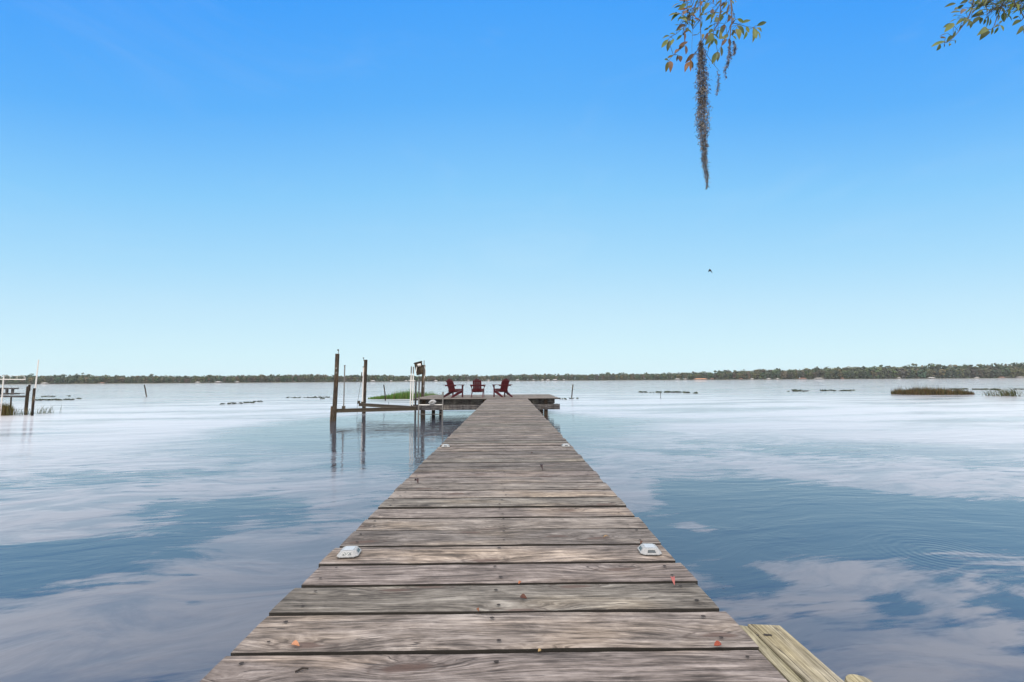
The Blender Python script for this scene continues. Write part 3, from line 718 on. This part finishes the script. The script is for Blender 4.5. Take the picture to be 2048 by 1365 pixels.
b = MB(); A, B = onz(590, 1344, .645), onz(617, 1337, .645); b.tube([A, A.lerp(B,.5)+Vector((0,.003,.003)), B], [.0025,.003,.002], 6)
tag(b.build('twig', M['nail']), 'short brown twig on the bottom left plank', 'twig')

# ------------------------------------------------------------------ reeds and lily beds
def blade(b, p, h, lean, wd, c3):
    d = Vector((math.cos(lean[0]), math.sin(lean[0]), 0))*lean[1]*h; sd_ = Vector((U(-1,1), U(-1,1), 0)).normalized()*wd
    p1 = p+d*.3+Vector((0,0,h*.55)); p2 = p+d+Vector((0,0,h))
    b.add([p-sd_, p+sd_, p1+sd_*.8, p1-sd_*.8, p2], [(0,1,2,3), (3,2,4)], R(), c3)
def bed(name, cx0, cx1, cy0, cy1, n, h, cols, lab, wd=.012, lean=.3, shape=True, taper=None):
    b = MB()
    for _ in range(n):
        while True:
            u, v = U(-1, 1), U(-1, 1)
            if not shape or u*u*abs(u)+v*v < 1: break
        x = (cx0+cx1)/2+(cx1-cx0)/2*u; y = (cy0+cy1)/2+(cy1-cy0)/2*v
        hh = h*(U(.5, 1.0) if R() < .93 else U(1.0, 1.45))*(1-.45*u*u)*(taper(u) if taper else 1)*(.8+.5*noise.noise(Vector((x*1.2, y, 3))))
        c3 = random.choice(cols); k = U(.75, 1.25)
        blade(b, Vector((x, y, -.02)), hh, (U(0, 6.28), U(.05, lean)), wd, tuple(q*k for q in c3))
    return tag(b.build(name, M['reed']), lab, 'reeds', kind='stuff')
bed('green_reeds', -11.4, -5.75, 35.5, 38.5, 5200, .72, [(.05,.13,.02),(.08,.19,.03),(.04,.09,.02),(.12,.20,.05),(.12,.11,.05)], 'bright green reed patch behind the boat lift', taper=lambda u: .35+.65*min(1, (u+1.0)*1.1))
b = MB()
for _ in range(260):
    x = U(-6.5, -4.9); y = U(34, 36); blade(b, Vector((x, y, 0)), U(.3,.75)*(1 if x < -5.7 else .7), (U(0,6), U(.05,.4)), .01, (.09,.13,.05))
tag(b.build('thin_reeds', M['reed']), 'sparse thin green reeds beside the platform left rear', 'reeds', kind='stuff')
bed('brown_reeds', 33.4, 39.6, 37.0, 40.5, 5200, .72, [(.085,.052,.03),(.11,.068,.032),(.06,.055,.028),(.075,.075,.035),(.045,.03,.022)], 'long brown reed bed on the right side of the lake', wd=.013, taper=lambda u: 1.05-.4*max(0,u))
b = MB()
for _ in range(230):
    cx = random.choice((36.9, 37.9, 38.1)); an = U(1.6, 4.0) if R() < .65 else U(0, 6); x = cx+random.gauss(0,.28); hh = U(.25,.75)
    blade(b, Vector((x, U(33.5,34.5), 0)), hh, (an, U(.3,1.3)), .012, random.choice([(.07,.08,.03),(.05,.055,.03),(.09,.07,.03)]))
tag(b.build('arching_reeds', M['reed']), 'dark arching reed clump at the right picture edge', 'reeds', kind='stuff')
def lilies(name, segs, lab, sz=.16, tall=.05):
    b = MB()
    for (px0, px1, py, den) in segs:
        n = int((px1-px0)*den)
        for _ in range(n):
            px = U(px0, px1)
            if noise.noise(Vector((px*.13, py, 0))) < -.12: continue
            q = onz(px, py+U(-.8,.8), 0); r = sz*U(.4,1); k = 6; tl = Vector((U(-.5,.5), U(-.7,.3), 1)).normalized(); e1 = tl.cross(Vector((0,1,0))).normalized(); e2 = tl.cross(e1)
            q.z = U(.01, tall); t0 = U(0,6)
            c3 = random.choice([(.020,.032,.016),(.03,.042,.018),(.014,.02,.014)])
            b.add([q+(e1*math.cos(t0+6.28*i/k)+e2*math.sin(t0+6.28*i/k)*.8)*r*U(.8,1.1) for i in range(k)], [tuple(range(k))], R(), c3)
            b.add([q-Vector((.006,0,0)), q+Vector((.006,0,0)), Vector((q.x+.006,q.y,-.02)), Vector((q.x-.006,q.y,-.02))], [(0,1,2,3)], R(), c3)
    return tag(b.build(name, M['reed']), lab, 'lily pads', kind='stuff')
lilies('lily_pads', [(68,82,801,2),(84,122,800.5,2.6),(125,152,800,2.2),(152,163,798,1.2),(84,110,793.5,1.2),(128,150,792.5,1.2)], 'dark lily pads in a row near the left leaning pole')
lilies('lily_pads', [(441,462,808.5,1.6),(465,485,807.8,2),(488,512,806,1.6),(508,525,804,1.6)], 'short row of dark lily pads left of the tall pilings', .13)
lilies('lily_pads', [(574,600,796,1.4),(606,635,796,1.4),(636,668,795.5,1.6),(640,668,798.5,.8)], 'thin row of dark lily pads just left of the nearest piling', .14)
lilies('lily_pads', [(1119,1136,799,1.2),(1140,1156,798,1.6)], 'few dark lily pads beside the stick right of the platform', .11)
lilies('lily_pads', [(1278,1298,785,2.6),(1300,1308,786,1.2),(1312,1364,785,2.6),(1368,1380,786,2.6),(1388,1397,787,2)], 'dark lily pad row right of centre near a thin stick', .22)
lilies('lily_pads', [(1572,1622,783,.9),(1585,1605,781.3,2),(1640,1712,782,1.4)], 'faint long lily pad row left of the brown reed bed', .24)
lilies('lily_pads', [(1896,1935,779,2.2),(1938,1975,779.5,2.6),(1978,2000,780,2),(2025,2048,779.5,1.6)], 'far dark lily pads stretching behind the arching reeds', .24)
# sticks
def stick(pts, Y, r, lab, mat='pile'):
    P3 = [ony(x, y, Y) for x, y in pts]; q = P3[-1]
    t = MB(); t.tube(P3+[P3[-1]+Vector((0,0,-.8))], r, 7); o = t.build('stick', M[mat])
    tag(o, lab, 'stick')
stick([(288.5,770.5),(290.5,778),(293,793)], 46, .055, 'curved dark stick poking from the left open water')
stick([(1146,769.5),(1144.5,782),(1143.5,796)], 35.5, .045, 'straight grey stick standing right of the platform')
stick([(1320.5,785),(1321.2,790),(1321.7,798)], 33.5, .018, 'very thin stick in front of the lily pads right of centre')
stick([(767.5,770),(769,780),(770.8,797)], 33, .040, 'grey stake standing at the green reed patch')
Yq = 20.2
b = MB(); b.tube([ony(77.2,720,Yq), ony(74,748,Yq), ony(70.5,780,Yq), ony(66.5,828,Yq)+Vector((-.02,0,0)), ony(65.5,850,Yq)], [.022,.024,.026,.028,.028], 8)
tag(b.build('pipe_pole', M['pvc']), 'tall thin pale pole leaning slightly near the left edge', 'pole')
b = MB(); b.tube([ony(68.7,777,Yq-.1), ony(66.5,800,Yq-.1), ony(64.5,829,Yq-.1), ony(63.5,845,Yq-.1)], .045, 8)
tag(b.build('stake', M['pile']), 'short dark stake standing against the tall pale pole', 'stake')

# ------------------------------------------------------------------ neighbour's dock at the left edge
Yn = 20.6
nd = empty('neighbour_dock', (ony(20, 828, Yn).x, Yn, 0), 'small grey dock end with bench at the left picture edge', 'dock')
def nb_(name, p0, p1, wd, h, Y=Yn, mat='under', Y1=None):
    b = MB(); b.beam(ony(*p0, Y), ony(*p1, Y1 or Y), wd, h); return b.build(name, M[mat], nd, bevel=.004)
b = MB(); b.tube([ony(56.5,773,Yn), ony(52,820,Yn), ony(51,850,Yn)], [.058,.062,.062], 12); b.build('piling', M['pile'], nd)
b = MB(); b.beam(ony(59,770,Yn-.06), ony(58,783,Yn-.06), .07, .05, up=(0,1,0)); b.build('cleat_board', M['pile'], nd)
nb_('beam', (-120,792), (54,793.5), .05, .085); nb_('rail', (-120,787), (49,787), .04, .03, Yn+.5)
nb_('bench_top', (-120,776.5), (30.5,777.5), .32, .06, Yn+.2); nb_('decking', (-160,788.5), (12,789), 1.2, .04, Yn+.7)
for px in (-40, 0, 14, 25.5):
    b = MB(); b.beam(ony(px,779,Yn+.2), ony(px-.6,790,Yn+.2), .08, .06, up=(0,1,0)); b.build('bench_leg', M['under'], nd)
for px in (-60, -20, 22.5):
    b = MB(); b.tube([ony(px,795,Yn), ony(px-2.5,828,Yn), ony(px-3.5,850,Yn)], .028, 8); b.build('support_pole', M['pile'], nd)
nl = empty('neighbour_boat_lift', (ony(2, 830, 20.2).x, 20.2, 0), 'white railed boat lift frame cut off by the left picture edge', 'boat lift')
b = MB(); b.tube([ony(7.5,752,20.2), ony(4.5,790,20.2), ony(1,829,20.2), ony(0,850,20.2)], .024, 8); b.build('post', M['pvc'], nl)
b = MB(); b.beam(ony(-150,757.5,20.2), ony(51,759.5,20.2), .05, .035); b.build('track', M['pvc'], nl)
b = MB(); b.tube([ony(-150,750.5,20.2), ony(47,752.5,20.2), ony(50,754.5,20.2), ony(50.8,759,20.2)], .007, 6); b.build('hand_rail', M['pvc'], nl)
for px in (-30, -10, 20, 34, 48):
    b = MB(); b.tube([ony(px,751.5,20.2), ony(px+.3,759,20.2)], .007, 6); b.build('rail_post', M['pvc'], nl)
bx = ony(8, 826, 20.4); b = MB()
for _ in range(420):
    p = Vector((bx.x+random.gauss(0,.13), 20.4+U(-.2,.2), 0)); blade(b, p, U(.3,.62), (U(0,6), U(0,.25)), .011, random.choice([(.12,.10,.03),(.07,.08,.02),(.13,.08,.03)]))
for _ in range(150):
    p = Vector((bx.x+U(.1,1.1), 20.4+U(-.4,1.5), 0)); blade(b, p, U(.1,.5), (U(0,6), U(.1,.7)), .006, random.choice([(.07,.08,.04),(.09,.09,.06)]))
tag(b.build('dock_reeds', M['reed']), 'olive reed tuft under the dock at the left edge', 'reeds', kind='stuff')

# ------------------------------------------------------------------ bird
q = ony(1420.5, 541.5, 14); t = MB(); s = .0156*1.0
def bp(px, py): return ony(px, py, 14)
pts = [bp(1416,540.5), bp(1417.5,539), bp(1419.3,538), bp(1421.5,540.5), bp(1423,543), bp(1425.5,547)]
t.tube([bp(1418.6,538.8), bp(1419.8,540), bp(1421.2,541.8), bp(1422.5,543.5), bp(1424.8,546.8)], [.012,.024,.022,.014,.004], 8)
body = t
o = empty('flying_bird', q, 'tiny dark bird flying in the clear sky at right', 'bird')
body.build('body', M['bird'], o, smooth=True)
for sgn in (0, 1):
    b = MB(); r0, r1 = bp(1419.6,539.2), bp(1421.4,541.6)
    if sgn == 0: m1, tp = bp(1417.6,539.2)+Vector((0,-.05,0)), bp(1415.8,541.3)+Vector((0,-.10,0))
    else: m1, tp = bp(1420.6,538.9)+Vector((0,.12,0)), bp(1422.6,541.2)+Vector((0,.22,0))
    dn = Vector((0,0,-.006)); vs = [r0, r1, m1, tp]; b.add(vs+[v+dn for v in vs], [(0,1,2), (1,3,2), (4,6,5), (5,6,7), (0,2,6,4), (2,3,7,6), (3,1,5,7), (1,0,4,5)]); b.build('wing', M['bird'], o)

# ------------------------------------------------------------------ overhanging oak branches
GL = [(.035,.055,.015),(.055,.075,.02),(.07,.09,.02),(.03,.045,.015),(.09,.10,.018)]
RL = [(.06,.032,.02),(.085,.04,.02),(.045,.03,.022),(.075,.06,.02),(.04,.028,.02)]
OL = [(.10,.06,.015),(.10,.08,.02),(.13,.055,.018)]
def branchset(name, ox, oy, sc_, leaves, stems, limb, Y, lab, fill=None):
    def w3(x, y, dY=0): return ony(ox+x/sc_, oy+y/sc_, Y+dY)
    root = w3(*limb[0]); t = empty(name, root, lab, 'branch')
    b = MB(); b.tube([w3(*p, d) for p, d in zip(limb, (0, .05, .1, .15))], [.006, .011, .018, .024][:len(limb)], 8); b.build('limb', M['bark'], t)
    b = MB()
    for st, r in stems:
        P3 = []; dY = U(-.08, .08); n = len(st)
        for i, p in enumerate(st): P3.append(w3(p[0], p[1], dY*i/n))
        b.tube(P3, [r*(1-.6*i/max(1, n-1)) for i in range(n)], 5)
    lf = MB()
    for (x0, y0, x1, y1, kd) in leaves:
        dY = U(-.12, .12); A = w3(x0, y0, dY); B = w3(x1, y1, dY+U(-.035,.035)); L = (B-A).length
        if L < .02: continue
        c3 = random.choice({'g':GL,'r':RL,'o':OL}[kd]); k = U(.8,1.2)
        leafmesh(lf, A, B, L*U(.28,.36)+.004, Vector((U(-.7,.7), -1, U(-.2,.9))), tuple(q*k*1.35 for q in c3), U(-.08,.12), 6)
        # petiole to the nearest stem point
        best = min((w3(px, py) for st, r in stems for px, py in st), key=lambda v: (v-A).length)
        if (best-A).length < .16: b.tube([A, A.lerp(best, .5)+Vector((0,0,.006)), best], .0016, 4)
    if fill:
        for _ in range(fill[4]):
            x, y = U(fill[0], fill[2]), U(fill[1], fill[3]); an = U(1.6, 3.4) if R() < .7 else U(0, 6.28); L = U(120, 230)
            A = w3(x, y, U(-.15,.3)); B = w3(x+math.cos(an)*L, y+abs(math.sin(an))*L*.8, U(-.15,.3))
            B = A+(B-A).normalized()*U(.065,.10)
            c3 = random.choice(GL+([(.15,.18,.03),(.18,.20,.035),(.12,.16,.03)] if ox > 1500 else RL)); leafmesh(lf, A, B, U(.014,.021), Vector((U(-.7,.7), -1, U(-.2,.9))), c3, .05, 6)
            best = min((w3(px, py) for st, r in stems for px, py in st), key=lambda v: (v-A).length)
            b.tube([A, best], .0014, 4)
    b.build('twigs', M['bark'], t); lf.build('leaves', M['leaf'], t, smooth=True); return t
LV1 = [(690,5,520,15,'o'),(620,60,500,155,'g'),(640,135,520,160,'o'),(715,95,655,120,'r'),(505,210,360,245,'g'),(540,215,395,325,'g'),(660,160,565,240,'r'),(680,290,495,290,'g'),(560,330,660,385,'g'),(670,200,672,300,'o'),(830,310,740,290,'r'),(740,240,630,240,'r'),(600,370,470,470,'r'),(620,440,710,515,'g'),(590,440,450,475,'g'),(800,530,710,538,'r'),(560,535,475,615,'g'),(590,480,595,630,'r'),(455,520,370,520,'g'),(380,555,265,590,'g'),(345,605,250,730,'g'),(430,595,385,700,'g'),(375,620,340,785,'g'),(645,635,510,715,'r'),(600,660,500,760,'r'),(620,695,617,830,'r'),(530,760,445,815,'r'),(430,840,340,890,'r'),(345,905,295,907,'g'),(500,840,480,935,'r'),(530,850,540,945,'r'),(350,940,315,1100,'r'),(380,930,383,1105,'r'),(740,820,610,960,'r'),(690,900,690,1090,'o'),(690,940,605,1100,'o'),(710,930,725,1050,'r'),(945,20,875,40,'g'),(965,45,890,170,'g'),(880,100,885,210,'g'),(780,120,740,210,'g'),(800,10,760,70,'g'),(1045,155,985,200,'r'),(1060,180,1005,310,'g'),(1010,215,915,320,'g'),(1010,290,988,365,'g'),(1140,205,1135,340,'g'),(1225,210,1175,248,'g'),(1250,30,1185,140,'g'),(1300,240,1245,345,'r'),(1400,290,1505,345,'g'),(1470,355,1602,310,'g'),(1695,395,1842,340,'g'),(1535,410,1580,500,'g'),(1545,480,1495,605,'g'),(1395,390,1500,540,'g'),(1390,440,1430,605,'g'),(1640,420,1630,650,'g'),(1655,435,1690,590,'g'),(1680,430,1768,490,'g'),(1690,470,1745,605,'g'),(1030,510,905,690,'g'),(1040,560,1010,685,'g'),(1000,640,948,742,'g'),(1030,520,1115,595,'g'),(950,500,920,615,'r'),(1060,590,1095,692,'g'),(1110,450,1088,545,'g'),(1165,410,1120,585,'g'),(1195,380,1175,510,'r'),(1140,470,1135,600,'g'),(1255,520,1190,600,'g'),(1235,590,1160,705,'r'),(1275,590,1295,705,'r'),(1160,715,1160,858,'g'),(1105,790,1100,938,'g'),(1085,800,1018,978,'g'),(1355,450,1320,545,'r'),(1320,460,1380,520,'r'),(1330,550,1385,610,'g'),(965,430,895,465,'g'),(1025,380,955,425,'g'),(845,490,795,520,'g'),(700,380,640,330,'g'),(520,380,450,380,'g'),(660,440,600,500,'o'),(720,400,690,370,'r'),(1100,340,1040,330,'g'),(1080,260,1090,350,'g'),(860,20,850,90,'o'),(770,60,755,130,'r'),(1320,20,1340,70,'g'),(690,300,760,360,'g'),(560,300,640,330,'g'),(1030,450,960,500,'g'),(880,520,870,600,'o'),(560,240,640,290,'g'),(700,220,770,270,'r'),(620,470,570,540,'r'),(1190,560,1120,600,'g')]
ST1 = [([(850,-120),(835,60),(835,250),(845,480),(850,660)],.0055),([(1150,-120),(1150,60),(1140,200),(1110,350),(1040,470),(950,520),(850,660)],.006),([(1290,-120),(1310,100),(1320,300),(1300,420),(1290,560),(1270,800),(1240,900)],.0065),([(1320,350),(1420,370),(1530,405),(1650,420)],.003),([(780,-120),(720,80),(640,160),(540,215)],.0035),([(760,100),(700,240),(620,330),(590,420),(470,520),(380,570),(345,605)],.003),([(590,420),(590,480),(610,640),(540,750),(430,840),(350,930)],.0028),([(850,660),(780,790),(700,880),(690,940)],.004),([(725,120),(725,450),(710,700),(715,850)],.0016),([(850,660),(940,840),(1050,990),(1130,1085)],.0028),([(1300,420),(1240,520),(1160,700),(1100,790),(1050,830)],.0026),([(1090,-100),(1085,80),(1100,130)],.002),([(1110,350),(1190,360),(1200,380)],.002)]
br1 = branchset('oak_branch', 1290, 0, 7.585, LV1, ST1, [(1050,-130),(900,-700),(1100,-1500),(1900,-2600)], 3.5, 'hanging leafy oak branch with reddish and green leaves above the long moss', fill=(480,-80,1380,420,70))
LV2 = [(705,75,475,150,'g'),(940,10,780,85,'g'),(860,100,680,195,'g'),(800,240,600,260,'g'),(730,300,635,330,'g'),(720,380,575,450,'g'),(600,460,455,548,'g'),(660,460,478,640,'g'),(800,350,730,352,'g'),(850,360,700,500,'g'),(930,350,800,440,'g'),(970,390,860,490,'g'),(970,400,915,525,'g'),(990,430,990,565,'g'),(830,490,765,600,'g'),(540,660,380,722,'r'),(500,740,395,745,'r'),(490,810,220,930,'g'),(400,880,320,1000,'g'),(690,600,600,760,'g'),(620,700,520,850,'g'),(470,870,470,938,'r'),(570,850,568,912,'g'),(680,790,685,868,'g'),(1330,575,1115,708,'g'),(1330,610,1170,798,'g'),(1540,500,1450,550,'g'),(1535,540,1455,672,'g'),(1430,560,1395,688,'g'),(1580,500,1635,618,'g'),(1980,400,1810,512,'g'),(2020,515,1890,688,'g'),(2030,560,2046,685,'g'),(1610,410,1550,462,'g'),(1930,320,1820,380,'g'),(1250,260,1000,350,'g'),(1250,50,1080,210,'g'),(1170,330,1040,482,'g'),(1180,350,1180,478,'g'),(1280,380,1245,492,'g'),(1330,300,1300,540,'g'),(1380,370,1350,512,'g'),(1500,250,1510,430,'g'),(1640,250,1650,438,'g'),(1700,280,1800,412,'g'),(1010,90,950,60,'g'),(890,180,800,280,'r'),(760,180,670,200,'g'),(1230,200,1100,290,'g')]
ST2 = [([(1070,-120),(1030,150),(940,370),(760,620),(650,750),(480,850)],.006),([(1330,-120),(1300,60),(1200,130),(1050,230),(1000,300)],.005),([(1860,-120),(1850,120),(1960,190),(2043,350),(1990,410)],.006),([(1700,-120),(1600,140),(1500,380),(1460,500),(1400,580),(1340,580)],.005),([(2250,-80),(2200,200),(2100,400),(2040,520)],.005),([(1600,140),(1640,260)],.003),([(1300,60),(1320,280),(1280,380)],.003),([(940,370),(980,400)],.002),([(1460,500),(1560,480),(1640,400)],.002)]
br2 = branchset('oak_branch', 1840, 0, 9.82, LV2, ST2, [(1500,-140),(1800,-600),(2400,-1500),(3400,-2600)], 3.7, 'green leafy oak branch reaching in at the top right corner', fill=(1000,-160,2300,210,270))
# Spanish moss
def moss(pts, rad, dens, Y, lab, rr=.0014):
    P3 = [ony(x, y, Y) for x, y in pts]; t = MB(); n = len(P3)-1
    wts = [(P3[k]-P3[k+1]).length*(rad[k]+rad[k+1]+.004) for k in range(n)]
    for _ in range(int(dens)):
        i = random.choices(range(n), wts)[0]; f = R(); c = P3[i].lerp(P3[i+1], f); r = rad[i]+(rad[i+1]-rad[i])*f
        a = U(0, 6.28); r *= .75+.6*noise.noise(Vector((a*1.2, c.z*14, Y)))
        q = (math.sqrt(R()) if R() < .8 else 1.3*R())*r
        p = c+Vector((math.cos(a)*q, math.sin(a)*q, 0)); seg = [p]
        dv = Vector((U(-.4,.4), U(-.4,.4), -1)); stp = U(.004,.008)
        for k in range(random.randint(3, 6)):
            dv = (dv*.5+Vector((U(-1.3,1.3), U(-1.3,1.3), U(-.8,.35)))).normalized(); p = p+dv*stp; seg.append(p)
        t.tube(seg, [rr*U(.7,1.3)]*(len(seg)-1)+[rr*.4], 3, cap=False, c=random.choice([(.03,.026,.024),(.09,.08,.07),(.16,.145,.13),(.30,.28,.25)]))
    for k in range(max(2, int(dens/250))):      # long threads that carry the curls
        a = U(0, 6.28); q = U(.2,.9)
        t.tube([c+Vector((math.cos(a+i*.3)*q*r*.7, math.sin(a+i*.3)*q*r*.7, 0)) for i, (c, r) in enumerate(zip(P3, rad))], .0009, 3, cap=False, c=(.03,.025,.022))
    return tag(t.build('spanish_moss', M['moss']), lab, 'moss')
moss([(1401,82),(1402,100),(1404,140),(1405,200),(1404,235),(1407,270),(1408,300),(1410,330),(1414,355),(1414,376)], [.012,.040,.060,.066,.064,.060,.036,.028,.018,.003], 3600, 3.5, 'long thick grey strand of moss hanging from the oak branch')
moss([(1458,92),(1460,110),(1455,128),(1450,142),(1452,156)], [.008,.026,.022,.014,.005], 200, 3.48, 'short wispy moss tuft right of the long strand')
moss([(1434,142),(1438,155),(1436,170),(1434,190)], [.004,.010,.010,.003], 90, 3.48, 'tiny thread of moss dangling just beside the long strand')
moss([(1467,82),(1470,95),(1468,108)], [.006,.018,.006], 110, 3.48, 'small sparse moss wisp on the right hanging twig')

# ------------------------------------------------------------------ air
b = MB(); b.box((0, 700, 20), (3600, 1700, 44))
hm = bpy.data.materials.new('haze_air'); hm.use_nodes = True; g = G(hm.node_tree); g.n.clear()
vo = g.node('ShaderNodeVolumePrincipled'); vo.inputs['Color'].default_value = (.80,.88,.95,1); vo.inputs['Density'].default_value = .0001
g.l.new(vo.outputs[0], g.node('ShaderNodeOutputMaterial').inputs['Volume'])
tag(b.build('haze', hm), kind='stuff')
